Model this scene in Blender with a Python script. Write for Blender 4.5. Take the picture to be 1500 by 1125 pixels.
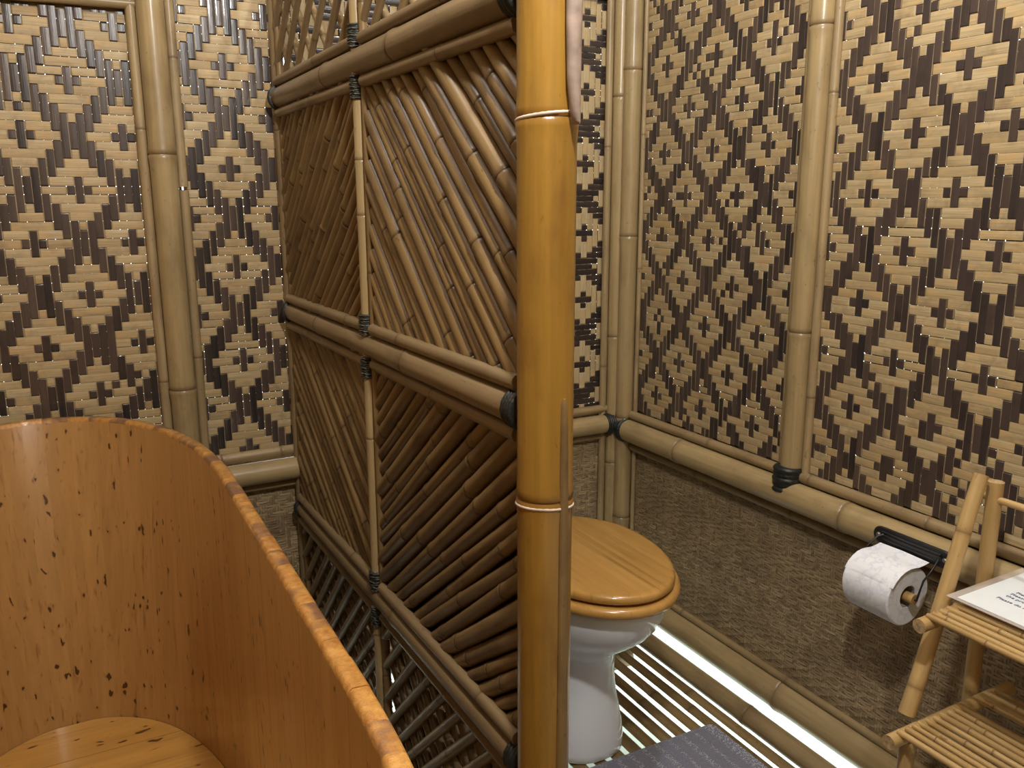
import bpy, math, random
import numpy as np
from mathutils import Matrix, Vector
R = random.Random(7)
rad = math.radians
S = bpy.context.scene
C = S.collection
for o in list(bpy.data.objects):
    bpy.data.objects.remove(o)

# ------------------------------------------------------------------ camera
cam_d = bpy.data.cameras.new('camera')
cam = bpy.data.objects.new('camera', cam_d)
C.objects.link(cam)
cam_d.sensor_width = 36
cam_d.lens = 1230 / 1500 * 36
cam_d.clip_start = 0.02
yaw, pitch, roll = rad(27.8), rad(12.17), rad(0.136)
fwd = Vector((math.sin(yaw) * math.cos(pitch), math.cos(yaw) * math.cos(pitch), -math.sin(pitch)))
rt = Vector((math.cos(yaw), -math.sin(yaw), 0))
dn = fwd.cross(rt)
r2 = math.cos(roll) * rt + math.sin(roll) * dn
d2 = -math.sin(roll) * rt + math.cos(roll) * dn
M = Matrix((r2, -d2, -fwd)).transposed().to_4x4()
M.translation = Vector((0, 0, 1.2))
cam.matrix_world = M
S.camera = cam

# ------------------------------------------------------------------ light, sky, exposure
W = bpy.data.worlds.new('world')
S.world = W
W.use_nodes = True
W.node_tree.nodes['Background'].inputs[0].default_value = (0.86, 0.95, 1.0, 1)
W.node_tree.nodes['Background'].inputs[1].default_value = 5.0


def lamp(name, loc, power, size, col):
    d = bpy.data.lights.new(name, 'POINT')
    d.energy = power
    d.shadow_soft_size = size
    d.color = col
    o = bpy.data.objects.new(name, d)
    o.location = loc
    C.objects.link(o)


lamp('hanging_lamp', (0.30, 0.33, 1.95), 54, 0.045, (1.0, 0.97, 0.915))
lamp('stall_lamp', (0.97, 0.98, 2.25), 26, 0.04, (0.93, 0.97, 1.0))
lamp('tub_lamp', (0.12, 1.40, 2.32), 14, 0.04, (0.95, 0.98, 1.0))
S.view_settings.view_transform = 'Standard'
S.view_settings.look = 'None'
S.view_settings.gamma = 1
S.view_settings.use_curve_mapping = False
S.view_settings.exposure = 0.14


# ------------------------------------------------------------------ materials
def mat(name):
    m = bpy.data.materials.new(name)
    m.use_nodes = True
    nt = m.node_tree
    b = nt.nodes['Principled BSDF']
    return m, nt, b


def N(nt, typ, **kw):
    n = nt.nodes.new(typ)
    for k, v in kw.items():
        if k.startswith('i_'):
            n.inputs[k[2:].replace('_', ' ')].default_value = v
        elif k[0] == 'n' and k[1:].isdigit():
            n.inputs[int(k[1:])].default_value = v
        else:
            setattr(n, k, v)
    return n


def L(nt, a, b):
    nt.links.new(a, b)


def mixc(nt, fac, a, b, blend='MIX'):
    n = nt.nodes.new('ShaderNodeMix')
    n.data_type = 'RGBA'
    n.blend_type = blend
    for s, v in ((n.inputs[0], fac), (n.inputs[6], a), (n.inputs[7], b)):
        if isinstance(v, bpy.types.NodeSocket):
            L(nt, v, s)
        elif isinstance(v, (int, float)):
            s.default_value = v
        else:
            s.default_value = (*v, 1)
    return n.outputs[2]


def ramp(nt, sock, a, b, va=0.0, vb=1.0):
    n = N(nt, 'ShaderNodeMapRange', clamp=True)
    L(nt, sock, n.inputs[0])
    n.inputs[1].default_value = a
    n.inputs[2].default_value = b
    n.inputs[3].default_value = va
    n.inputs[4].default_value = vb
    return n.outputs[0]


def mapped(nt, scale, jitter=True):
    tc = N(nt, 'ShaderNodeTexCoord')
    v = tc.outputs['Object']
    if jitter:
        oi = N(nt, 'ShaderNodeObjectInfo')
        mm = N(nt, 'ShaderNodeVectorMath', operation='SCALE')
        mm.inputs[0].default_value = (7.3, 3.1, 5.7)
        L(nt, oi.outputs['Random'], mm.inputs['Scale'])
        ad = N(nt, 'ShaderNodeVectorMath', operation='ADD')
        L(nt, v, ad.inputs[0])
        L(nt, mm.outputs[0], ad.inputs[1])
        v = ad.outputs[0]
    mp = N(nt, 'ShaderNodeMapping')
    L(nt, v, mp.inputs[0])
    mp.inputs['Scale'].default_value = scale
    return mp.outputs[0]


def noise(nt, vec, scale=1.0, detail=3.0, rough=0.5):
    n = N(nt, 'ShaderNodeTexNoise')
    L(nt, vec, n.inputs['Vector'])
    n.inputs['Scale'].default_value = scale
    n.inputs['Detail'].default_value = detail
    n.inputs['Roughness'].default_value = rough
    return n.outputs['Fac']


def bamboo(name, ca, cb, dark, rough=0.38, blotch=0.55, ring=0.75, coat=0.15, spots=0.5):
    """cane whose length runs along the object's local z"""
    m, nt, b = mat(name)
    oi = N(nt, 'ShaderNodeObjectInfo')
    base = mixc(nt, oi.outputs['Random'], ca, cb)
    g = noise(nt, mapped(nt, (120, 120, 5)), 1.0, 4)
    base = mixc(nt, ramp(nt, g, 0.3, 0.75, 0, 0.55), base, [c * 0.6 for c in cb])
    bl = noise(nt, mapped(nt, (18, 18, 7)), 1.0, 5, 0.6)
    base = mixc(nt, ramp(nt, bl, 0.5, 0.75, 0, blotch), base, dark)
    sp = noise(nt, mapped(nt, (130, 130, 70)), 1.0, 2)
    base = mixc(nt, ramp(nt, sp, 0.68, 0.74, 0, spots), base, dark)
    at = N(nt, 'ShaderNodeAttribute', attribute_name='nd')
    base = mixc(nt, ramp(nt, at.outputs['Fac'], 0, 1, 0, ring), base, dark)
    L(nt, base, b.inputs['Base Color'])
    rg = ramp(nt, bl, 0.3, 0.7, rough - 0.06, rough + 0.15)
    L(nt, rg, b.inputs['Roughness'])
    b.inputs['Coat Weight'].default_value = coat
    b.inputs['Coat Roughness'].default_value = 0.2
    bp = N(nt, 'ShaderNodeBump', i_Strength=0.25, i_Distance=0.002)
    L(nt, g, bp.inputs['Height'])
    L(nt, bp.outputs[0], b.inputs['Normal'])
    return m


TAN = bamboo('bamboo_tan', (0.43, 0.315, 0.155), (0.37, 0.265, 0.125), (0.15, 0.095, 0.042), rough=0.34, coat=0.25)
TRIM = bamboo('bamboo_trim', (0.40, 0.29, 0.15), (0.30, 0.21, 0.10), (0.12, 0.07, 0.032), rough=0.42)
BROWN = bamboo('bamboo_brown', (0.27, 0.172, 0.068), (0.185, 0.112, 0.042), (0.06, 0.033, 0.013), coat=0.04, rough=0.42, blotch=0.8)
RAILB = bamboo('bamboo_rail', (0.26, 0.18, 0.09), (0.22, 0.15, 0.075), (0.085, 0.05, 0.024), rough=0.36)
GOLD = bamboo('bamboo_gold', (0.35, 0.188, 0.030), (0.34, 0.18, 0.028), (0.17, 0.075, 0.012), rough=0.3, coat=0.35, blotch=0.8)
STRAW = bamboo('bamboo_straw', (0.56, 0.375, 0.155), (0.46, 0.29, 0.105), (0.17, 0.09, 0.035), rough=0.45, blotch=0.4)
FLOORB = bamboo('bamboo_floor', (0.30, 0.205, 0.09), (0.22, 0.145, 0.06), (0.06, 0.036, 0.015), rough=0.28, coat=0.3, blotch=0.75)


def strip_mat(name, ca, cb, dark, axis, rough, edge, fleck=0.4, coat=0.0):
    m, nt, b = mat(name)
    oi = N(nt, 'ShaderNodeObjectInfo')
    base = mixc(nt, oi.outputs['Random'], ca, cb)
    sc = (14, 14, 420) if axis == 0 else (420, 420, 14)
    g = noise(nt, mapped(nt, sc), 1.0, 3)
    base = mixc(nt, ramp(nt, g, 0.35, 0.7, 0, 0.6), base, [c * 0.62 for c in cb])
    bl = noise(nt, mapped(nt, (16, 16, 16)), 1.0, 4, 0.7)
    base = mixc(nt, ramp(nt, bl, 0.52, 0.72, 0, fleck), base, dark)
    if axis == 0 and not edge or name == 'strip_pale_upright':
        wm = noise(nt, mapped(nt, (23, 23, 60)), 1.0, 2)
        base = mixc(nt, ramp(nt, wm, 0.5, 0.68, 0, 0.55), base, (0.50, 0.315, 0.125))
    if edge:
        at = N(nt, 'ShaderNodeAttribute', attribute_name='ed')
        rnd = noise(nt, mapped(nt, (60, 60, 4)), 1.0, 1)
        f = N(nt, 'ShaderNodeMath', operation='MULTIPLY')
        L(nt, ramp(nt, at.outputs['Fac'], 0.70, 0.95), f.inputs[0])
        L(nt, ramp(nt, rnd, 0.48, 0.58, 0, 0.8), f.inputs[1])
        base = mixc(nt, f.outputs[0], base, edge)
    L(nt, base, b.inputs['Base Color'])
    b.inputs['Roughness'].default_value = rough
    b.inputs['Coat Weight'].default_value = coat
    bp = N(nt, 'ShaderNodeBump', i_Strength=0.4, i_Distance=0.001)
    L(nt, g, bp.inputs['Height'])
    L(nt, bp.outputs[0], b.inputs['Normal'])
    return m


LIGHTH = strip_mat('strip_pale_across', (0.52, 0.40, 0.225), (0.40, 0.29, 0.145), (0.20, 0.13, 0.065), 0, 0.55, None, 0.6)
LIGHTV = strip_mat('strip_pale_upright', (0.56, 0.45, 0.27), (0.46, 0.35, 0.19), (0.22, 0.135, 0.06), 1, 0.55, None)
DARKV = strip_mat('strip_dark_upright', (0.016, 0.014, 0.016), (0.095, 0.064, 0.050), (0.014, 0.011, 0.012), 1, 0.30, (0.42, 0.32, 0.19), coat=0.25)
DARKH = strip_mat('strip_dark_across', (0.020, 0.016, 0.017), (0.055, 0.038, 0.030), (0.014, 0.011, 0.012), 0, 0.30, (0.36, 0.27, 0.16), coat=0.25)


def plain(name, col, rough=0.5, var=0.15, scale=40, metal=0.0, bump=0.0, spec=0.5):
    m, nt, b = mat(name)
    nz = noise(nt, mapped(nt, (scale,) * 3), 1.0, 4)
    L(nt, mixc(nt, ramp(nt, nz, 0.3, 0.7), [c * (1 - var) for c in col], [min(1, c * (1 + var)) for c in col]), b.inputs['Base Color'])
    b.inputs['Roughness'].default_value = rough
    b.inputs['Metallic'].default_value = metal
    b.inputs['Specular IOR Level'].default_value = spec
    if bump:
        bp = N(nt, 'ShaderNodeBump', i_Strength=bump, i_Distance=0.003)
        L(nt, nz, bp.inputs['Height'])
        L(nt, bp.outputs[0], b.inputs['Normal'])
    return m


RUBBER = plain('black_lashing', (0.012, 0.014, 0.013), 0.45, 0.3, 120, bump=0.6)
BLACK = plain('black_metal', (0.012, 0.012, 0.013), 0.4, 0.2, 60)
BACK = plain('dark_backing', (0.022, 0.014, 0.009), 0.7, 0.3, 30)
BOARD = plain('bamboo_board', (0.28, 0.19, 0.09), 0.6, 0.3, 14)
EARTH = plain('pale_ground', (0.52, 0.57, 0.47), 0.95, 0.25, 3)
PORCELAIN = plain('porcelain', (0.84, 0.89, 0.96), 0.12, 0.02, 5)
ENDGRAIN = plain('cut_end', (0.42, 0.29, 0.15), 0.8, 0.4, 160)
WIRE = plain('white_tie', (0.62, 0.50, 0.42), 0.4, 0.2, 60)
TONGUE = plain('weathered_stick', (0.27, 0.20, 0.16), 0.6, 0.3, 50, bump=0.3)


def rope_mat():
    m, nt, b = mat('dark_rope')
    tc = N(nt, 'ShaderNodeTexCoord')
    w = N(nt, 'ShaderNodeTexWave', bands_direction='Z', i_Scale=95.0, i_Distortion=6.0, i_Detail=2.0)
    L(nt, tc.outputs['Object'], w.inputs['Vector'])
    nz = noise(nt, mapped(nt, (160, 160, 160)), 1.0, 3)
    f = N(nt, 'ShaderNodeMath', operation='MULTIPLY')
    L(nt, ramp(nt, w.outputs['Fac'], 0.72, 0.95), f.inputs[0])
    L(nt, ramp(nt, nz, 0.45, 0.62), f.inputs[1])
    L(nt, mixc(nt, f.outputs[0], (0.022, 0.024, 0.019), (0.20, 0.19, 0.13)), b.inputs['Base Color'])
    b.inputs['Roughness'].default_value = 0.5
    bp = N(nt, 'ShaderNodeBump', i_Strength=0.8, i_Distance=0.002)
    L(nt, w.outputs['Fac'], bp.inputs['Height'])
    L(nt, bp.outputs[0], b.inputs['Normal'])
    return m


ROPE = rope_mat()


def wood(name, ca, cb, dark, grain, knots=0.0, rough=0.3, coat=0.4, kscale=(12, 12, 6.5), streak=0.5):
    """solid wood; grain = texture scale, small along the fibres"""
    m, nt, b = mat(name)
    oi = N(nt, 'ShaderNodeObjectInfo')
    base = mixc(nt, oi.outputs['Random'], ca, cb)
    g = noise(nt, mapped(nt, grain), 1.0, 4, 0.6)
    base = mixc(nt, ramp(nt, g, 0.3, 0.72, 0, 0.5), base, [c * 0.62 for c in cb])
    g2 = noise(nt, mapped(nt, [x * 2.2 for x in grain]), 1.0, 2)
    base = mixc(nt, ramp(nt, g2, 0.62, 0.74, 0, streak), base, dark)
    if knots:
        v = N(nt, 'ShaderNodeTexVoronoi', i_Randomness=1.0)
        vec = mapped(nt, kscale)
        wob = N(nt, 'ShaderNodeTexNoise', i_Scale=5.0)
        L(nt, vec, wob.inputs['Vector'])
        mx = N(nt, 'ShaderNodeVectorMath', operation='SCALE', i_Scale=0.30)
        L(nt, wob.outputs['Color'], mx.inputs[0])
        ad = N(nt, 'ShaderNodeVectorMath', operation='ADD')
        L(nt, vec, ad.inputs[0])
        L(nt, mx.outputs[0], ad.inputs[1])
        L(nt, ad.outputs[0], v.inputs['Vector'])
        sx = N(nt, 'ShaderNodeSeparateXYZ')
        L(nt, v.outputs['Color'], sx.inputs[0])
        # the size of a knot follows its cell; many cells carry none
        sz = ramp(nt, sx.outputs[0], 0.45, 1.0, 0.0, 0.29)
        df = N(nt, 'ShaderNodeMath', operation='SUBTRACT')
        L(nt, sz, df.inputs[0])
        L(nt, v.outputs['Distance'], df.inputs[1])
        base = mixc(nt, ramp(nt, df.outputs[0], -0.16, 0.0, 0.0, 0.32), base, dark)
        base = mixc(nt, ramp(nt, df.outputs[0], -0.01, 0.03, 0.0, knots), base, [c * 0.22 for c in dark])
    L(nt, base, b.inputs['Base Color'])
    b.inputs['Roughness'].default_value = rough
    b.inputs['Coat Weight'].default_value = coat
    b.inputs['Coat Roughness'].default_value = 0.15
    bp = N(nt, 'ShaderNodeBump', i_Strength=0.04, i_Distance=0.001)
    L(nt, g, bp.inputs['Height'])
    L(nt, bp.outputs[0], b.inputs['Normal'])
    return m


TUBW = wood('tub_cedar', (0.45, 0.245, 0.080), (0.41, 0.215, 0.066), (0.15, 0.058, 0.016), (55, 55, 2.4), 0.9)
TUBF = wood('tub_floor_cedar', (0.60, 0.33, 0.085), (0.50, 0.25, 0.055), (0.20, 0.08, 0.02), (2.2, 45, 45), 0.85, kscale=(5, 13, 13))
LIDW = wood('lid_bamboo', (0.47, 0.245, 0.060), (0.56, 0.31, 0.085), (0.28, 0.125, 0.028), (70, 4, 70), 0, rough=0.28)


def endgrain_mat():
    m, nt, b = mat('tub_end_grain')
    oi = N(nt, 'ShaderNodeObjectInfo')
    g = noise(nt, mapped(nt, (60, 60, 60)), 1.0, 5, 0.7)
    base = mixc(nt, ramp(nt, g, 0.35, 0.65), (0.56, 0.29, 0.075), (0.34, 0.14, 0.03))
    p = noise(nt, mapped(nt, (13, 13, 13)), 1.0, 3)
    ad = N(nt, 'ShaderNodeMath', operation='ADD')
    L(nt, p, ad.inputs[0])
    L(nt, ramp(nt, oi.outputs['Random'], 0, 1, -0.14, 0.16), ad.inputs[1])
    base = mixc(nt, ramp(nt, ad.outputs[0], 0.52, 0.60, 0, 0.9), base, (0.17, 0.085, 0.05))
    L(nt, base, b.inputs['Base Color'])
    b.inputs['Roughness'].default_value = 0.35
    b.inputs['Coat Weight'].default_value = 0.3
    bp = N(nt, 'ShaderNodeBump', i_Strength=0.5, i_Distance=0.004)
    L(nt, g, bp.inputs['Height'])
    L(nt, bp.outputs[0], b.inputs['Normal'])
    return m


TUBE = endgrain_mat()


# ------------------------------------------------------------------ mesh helpers
def mesh(name, v, f, mats, smooth=True, angle=40, attrs=None, mi=None):
    me = bpy.data.meshes.new(name)
    me.from_pydata([tuple(p) for p in v], [], f)
    for m in (mats if isinstance(mats, (list, tuple)) else [mats]):
        me.materials.append(m)
    if attrs:
        for k, a in attrs.items():
            at = me.attributes.new(k, 'FLOAT', 'POINT')
            at.data.foreach_set('value', np.asarray(a, dtype=np.float32))
    if mi is not None:
        me.polygons.foreach_set('material_index', mi)
    if smooth:
        me.polygons.foreach_set('use_smooth', [True] * len(me.polygons))
        me.set_sharp_from_angle(angle=rad(angle))
    me.update()
    return me


def obj(name, me, parent=None, loc=(0, 0, 0), rot=None):
    o = bpy.data.objects.new(name, me)
    C.objects.link(o)
    if parent is not None:
        o.parent = parent
    o.location = loc
    if rot is not None:
        o.rotation_euler = rot
    return o


def tag(o, label=None, cat=None, group=None, kind=None):
    for k, v in (('label', label), ('category', cat), ('group', group), ('kind', kind)):
        if v:
            o[k] = v
    return o


def thing(name, label, cat, loc=(0, 0, 0), rz=0.0, group=None):
    o = obj(name, None, None, loc, (0, 0, rz))
    return tag(o, label, cat, group)


def structure(name, me=None, loc=(0, 0, 0)):
    return tag(obj(name, me, None, loc), kind='structure')


def box_geo(x0, x1, y0, y1, z0, z1):
    v = [(x, y, z) for z in (z0, z1) for y in (y0, y1) for x in (x0, x1)]
    f = [(0, 2, 3, 1), (4, 5, 7, 6), (0, 1, 5, 4), (2, 6, 7, 3), (0, 4, 6, 2), (1, 3, 7, 5)]
    return v, f


def box(name, x0, x1, y0, y1, z0, z1, m, parent=None):
    v, f = box_geo(x0, x1, y0, y1, z0, z1)
    return obj(name, mesh(name, v, f, m, False), parent)


def pole_geo(Ln, r0, r1=None, nodes=(), seg=14, bend=0.0, half=False, flat=1.0, swell=0.07):
    r1 = r0 if r1 is None else r1
    zs = [(0.0, 1.0, 0.0), (Ln, 1.0, 0.0)]
    n = max(2, int(Ln / 0.25)) if bend else 1
    for i in range(1, n):
        zs.append((Ln * i / n, 1.0, 0.0))
    for q in nodes:
        w = min(0.012, r0 * 0.55) + 0.0015
        if q - 2 * w < 0 or q + 2 * w > Ln:
            continue
        zs += [(q - 1.9 * w, 1.0, 0.0), (q - 0.7 * w, 1 + swell * 0.8, 0.15), (q - 0.22 * w, 1 + swell, 0.5), (q, 1 - swell * 0.2, 1.0),
               (q + 0.22 * w, 1 + swell * 0.9, 0.7), (q + 0.8 * w, 1 + swell * 0.4, 0.3), (q + 1.9 * w, 1.0, 0.0)]
    zs.sort()
    out = [zs[0]]
    for z in zs[1:]:
        if z[0] - out[-1][0] > 1e-4:
            out.append(z)
    v, f, nd = [], [], []
    if half:
        an = [math.pi * i / seg for i in range(seg + 1)]
    else:
        an = [2 * math.pi * i / seg for i in range(seg)]
    k = len(an)
    ph = R.random() * 6
    for z, s, d in out:
        t = z / Ln
        r = (r0 + (r1 - r0) * t) * s
        bx = bend * math.sin(math.pi * t * 1.3 + ph) if bend else 0
        for a in an:
            v.append((r * math.cos(a) + bx, r * math.sin(a) * flat, z))
            nd.append(d)
    for i in range(len(out) - 1):
        for j in range(k if not half else k - 1):
            a, b = i * k + j, i * k + (j + 1) % k
            f.append((a, b, b + k, a + k))
        if half:
            f.append((i * k + k - 1, i * k, (i + 1) * k, (i + 1) * k + k - 1))
    f.append(tuple(range(k - 1, -1, -1)))
    m = (len(out) - 1) * k
    f.append(tuple(range(m, m + k)))
    return v, f, nd


def autonodes(Ln, gap, jit=0.25, first=None):
    q, out = (first if first is not None else R.random() * gap), []
    while q < Ln:
        out.append(q)
        q += gap * (1 + jit * (R.random() * 2 - 1))
    return out


def zmat(p0, p1, twist=None):
    p0, p1 = Vector(p0), Vector(p1)
    d = (p1 - p0)
    q = d.to_track_quat('Z', 'Y')
    if twist is None:
        twist = R.random() * 6.28
    return p0, q @ Matrix.Rotation(twist, 3, 'Z').to_quaternion(), d.length


def pole(name, p0, p1, r, m, parent=None, r1=None, gap=0.3, nodes=None, seg=14, bend=0.0, twist=None, half=False, flat=1.0, cap=None, swell=0.07):
    loc, q, Ln = zmat(p0, p1, twist)
    if nodes is None:
        nodes = autonodes(Ln, gap)
    v, f, nd = pole_geo(Ln, r, r1, nodes, seg, bend, half, flat, swell)
    mi = None
    ms = m
    if cap:
        ms = [m, cap]
        mi = [0] * (len(f) - 2) + [1, 1]
    o = obj(name, mesh(name, v, f, ms, True, 55, {'nd': nd}, mi), parent, loc)
    o.rotation_mode = 'QUATERNION'
    o.rotation_quaternion = q
    return o


def rings_geo(prof, seg=16, ex=1.0):
    """lathe profile [(r, z)] about local z"""
    v, f = [], []
    for r, z in prof:
        for j in range(seg):
            a = 2 * math.pi * j / seg
            v.append((r * math.cos(a) * ex, r * math.sin(a), z))
    for i in range(len(prof) - 1):
        for j in range(seg):
            a, b = i * seg + j, i * seg + (j + 1) % seg
            f.append((a, b, b + seg, a + seg))
    f.append(tuple(range(seg - 1, -1, -1)))
    m = (len(prof) - 1) * seg
    f.append(tuple(range(m, m + seg)))
    return v, f


def lashing(name, p0, p1, r, parent, m=None, turns=6, depth=0.0022, seg=16):
    loc, q, Ln = zmat(p0, p1, 0.0)
    prof = []
    for i in range(turns):
        z0 = Ln * i / turns
        h = Ln / turns
        rr = r * (1 + 0.06 * R.random())
        prof += [(rr - depth, z0), (rr, z0 + 0.3 * h), (rr, z0 + 0.65 * h)]
    prof.append((r - depth, Ln))
    v, f = rings_geo(prof, seg)
    o = obj(name, mesh(name, v, f, m or ROPE, True, 60), parent, loc)
    o.rotation_mode = 'QUATERNION'
    o.rotation_quaternion = q
    return o


def tube(name, pts, r, m, parent=None, seg=8, r_list=None):
    pts = [Vector(p) for p in pts]
    v, f = [], []
    up = Vector((0.31, 0.2, 0.93))
    for i, p in enumerate(pts):
        d = (pts[min(i + 1, len(pts) - 1)] - pts[max(i - 1, 0)]).normalized()
        a = d.cross(up).normalized()
        b = d.cross(a)
        rr = r_list[i] if r_list else r
        for j in range(seg):
            t = 2 * math.pi * j / seg
            v.append(p + rr * (math.cos(t) * a + math.sin(t) * b))
    for i in range(len(pts) - 1):
        for j in range(seg):
            a, b = i * seg + j, i * seg + (j + 1) % seg
            f.append((a, b, b + seg, a + seg))
    f.append(tuple(range(seg - 1, -1, -1)))
    k = (len(pts) - 1) * seg
    f.append(tuple(range(k, k + seg)))
    return obj(name, mesh(name, v, f, m, True, 50), parent)


def loft(name, rings, m, parent=None, angle=40, smooth=True):
    k = len(rings[0])
    v = [p for rg in rings for p in rg]
    f = []
    for i in range(len(rings) - 1):
        for j in range(k):
            a, b = i * k + j, i * k + (j + 1) % k
            f.append((a, b, b + k, a + k))
    f.append(tuple(range(k - 1, -1, -1)))
    q = (len(rings) - 1) * k
    f.append(tuple(range(q, q + k)))
    return obj(name, mesh(name, v, f, m, smooth, angle), parent)


# ------------------------------------------------------------------ the woven panels
PC, PR = 0.01525, 0.01775          # pitch of the upright and of the level strips


def light_top(i, j):
    x, y = i % 12, j % 12
    d = min(abs(x - cx) + abs(y - cy) for cx, cy in ((0, 0), (12, 0), (0, 12), (12, 12), (6, 6)))
    return 2 <= d <= 4


def ribbon(name, spans, c, w, axis, parent, m, amp=0.0018, th=0.0012, dl=0.0022):
    """spans: [(start, end, over)] along the strip; local frame x along the wall, y into the room (negative y), z up"""
    pts = []
    for k, (a, b, o) in enumerate(spans):
        h = amp if o else -amp
        a2 = a + (dl if k and spans[k - 1][2] != o else 0)
        b2 = b - (dl if k < len(spans) - 1 and spans[k + 1][2] != o else 0)
        pts.append((a2, h))
        pts.append((b2, h))
    v, f, ed = [], [], []
    wob = R.uniform(-1, 1) * 0.0006
    for t, h in pts:
        cc = c + wob * math.sin(t * 9 + c * 70)
        for u, hh, e in ((-w / 2, h, 1), (-w * 0.36, h + 0.0004, 0.55), (w * 0.36, h + 0.0004, 0.55), (w / 2, h, 1), (w / 2, h - th, 1), (-w / 2, h - th, 1)):
            p = (t, -hh, cc + u) if axis == 0 else (cc + u, -hh, t)
            v.append(p)
            ed.append(e)
    for i in range(len(pts) - 1):
        for j in range(6):
            a, b = i * 6 + j, i * 6 + (j + 1) % 6
            f.append((a, a + 6, b + 6, b) if axis == 0 else (a, b, b + 6, a + 6))
    k = (len(pts) - 1) * 6
    f.append((0, 1, 2, 3, 4, 5))
    f.append(tuple(range(k + 5, k - 1, -1)))
    return obj(name, mesh(name, v, f, m, True, 30, {'ed': ed}), parent)


def weave(parent, origin, rz, w, h, c0, r0, turned=False, slips=0.0):
    """origin: lower left corner of the panel; c0, r0: where a diamond's middle sits (distance from the corner)"""
    hold = obj('woven_panel', None, parent, origin, (0, 0, rz))
    pc, pr = (PC, PR) if not turned else (PR, PC)
    i0, j0 = math.floor(c0 / pc), math.floor(r0 / pr)
    oc, orr = c0 - i0 * pc - pc / 2, r0 - j0 * pr - pr / 2     # corner of cell grid
    nc, nr = math.ceil(w / pc), math.ceil(h / pr)

    odd = {}

    def over(i, j):
        if slips and odd.setdefault((i, j), R.random() < slips):
            return (light_top(i - i0, j - j0)) != True
        return light_top(i - i0, j - j0) if not turned else light_top(j - j0, i - i0)

    def width(p):
        return p * (R.uniform(0.955, 0.995) if R.random() < 0.85 else R.uniform(0.82, 0.93))
    # runs of equal state
    def runs(n, st, off, p, lim):
        out, k = [], 0
        while k < n:
            e = k
            while e < n and st(e) == st(k):
                e += 1
            a, b = off + k * p, off + e * p
            a, b = max(a, 0.0), min(b, lim)
            if b - a > 0.006:
                out.append((a + R.uniform(-1, 1) * 0.0007, b + R.uniform(-1, 1) * 0.0007, st(k)))
            k = e
        return out
    flip = lambda g: (lambda k: not g(k))
    for j in range(-1, nr + 1):
        zc = orr + (j + 0.5) * pr
        if zc < 0.004 or zc > h - 0.004:
            continue
        g = lambda k, j=j: over(k - 1, j)
        st = g if not turned else flip(g)
        sp = runs(nc + 2, st, oc - pc, pc, w)
        if sp:
            ribbon('bamboo_strip', sp, zc, width(pr), 0, hold, LIGHTH if not turned else DARKH)
    for i in range(-1, nc + 1):
        xc = oc + (i + 0.5) * pc
        if xc < 0.004 or xc > w - 0.004:
            continue
        g = lambda k, i=i: over(i, k - 1)
        st = flip(g) if not turned else g
        sp = runs(nr + 2, st, orr - pr, pr, h)
        if sp:
            ribbon('bamboo_strip', sp, xc, width(pc), 1, hold, DARKV if not turned else LIGHTV)
    return hold


def fine_mat():
    m, nt, b = mat('fine_matting')
    at = N(nt, 'ShaderNodeAttribute', attribute_name='tone')
    base = mixc(nt, at.outputs['Fac'], (0.20, 0.142, 0.078), (0.50, 0.37, 0.21))
    g = noise(nt, mapped(nt, (9, 9, 9), False), 1.0, 4, 0.6)
    base = mixc(nt, ramp(nt, g, 0.4, 0.7, 0, 0.55), base, (0.14, 0.095, 0.05))
    L(nt, base, b.inputs['Base Color'])
    b.inputs['Roughness'].default_value = 0.5
    return m


FINE = fine_mat()


def matting(parent, origin, rz, w, h, p=0.0062):
    """close herringbone matting, one joined part"""
    nc, nr = int(w / p), int(h / p)
    v, f, tn = [], [], []

    def q(a, b, c, d, t):
        k = len(v)
        v.extend((a, b, c, d))
        f.append((k, k + 1, k + 2, k + 3))
        tn.extend((t,) * 4)

    def st(i, j):
        return ((i + walk[j]) % 7) < 4
    walk = [0]
    for j in range(nr):
        walk.append(walk[-1] + R.choice((1, 1, 2, -1, 3) if (j // 17) % 2 else (-1, -1, -2, 1, 3)))
    A = 0.0008
    for j in range(nr):
        t0 = R.random()
        i = 0
        while i < nc:
            e = i
            while e < nc and st(e, j) == st(i, j):
                e += 1
            if st(i, j):
                t = min(1, max(0, t0 * 0.5 + R.random() * 0.5))
                dz = R.uniform(-1, 1) * 0.0004
                a, b, c, d = i * p - 0.001, e * p + 0.001, j * p + 0.0005, (j + 1) * p - 0.0003
                m_ = (a + b) / 2
                q((a, 0, c + dz), (m_, -A * 1.8, c + dz), (m_, -A * 1.8, d + dz), (a, 0, d + dz), t)
                q((m_, -A * 1.8, c + dz), (b, 0, c + dz), (b, 0, d + dz), (m_, -A * 1.8, d + dz), t)
            i = e
    for i in range(nc):
        t0 = R.random()
        j = 0
        while j < nr:
            e = j
            while e < nr and st(i, e) == st(i, j):
                e += 1
            if not st(i, j):
                t = min(1, max(0, t0 * 0.4 + R.random() * 0.35))
                a, b, c, d = j * p - 0.001, e * p + 0.001, i * p + 0.0003, (i + 1) * p - 0.0003
                m_ = (a + b) / 2
                q((c, 0, a), (d, 0, a), (d, -A * 1.5, m_), (c, -A * 1.5, m_), t)
                q((c, -A * 1.5, m_), (d, -A * 1.5, m_), (d, 0, b), (c, 0, b), t)
            j = e
    k = len(v)
    o = obj('fine_matting', mesh('fine_matting', v, f, FINE, False, attrs={'tone': tn}), parent, origin, (0, 0, rz))
    o['kind'] = 'stuff'
    bk = box('backing', 0, w, 0.004, 0.010, 0, h, BACK, parent)
    bk.location = origin
    bk.rotation_euler = (0, 0, rz)
    return o


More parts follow.
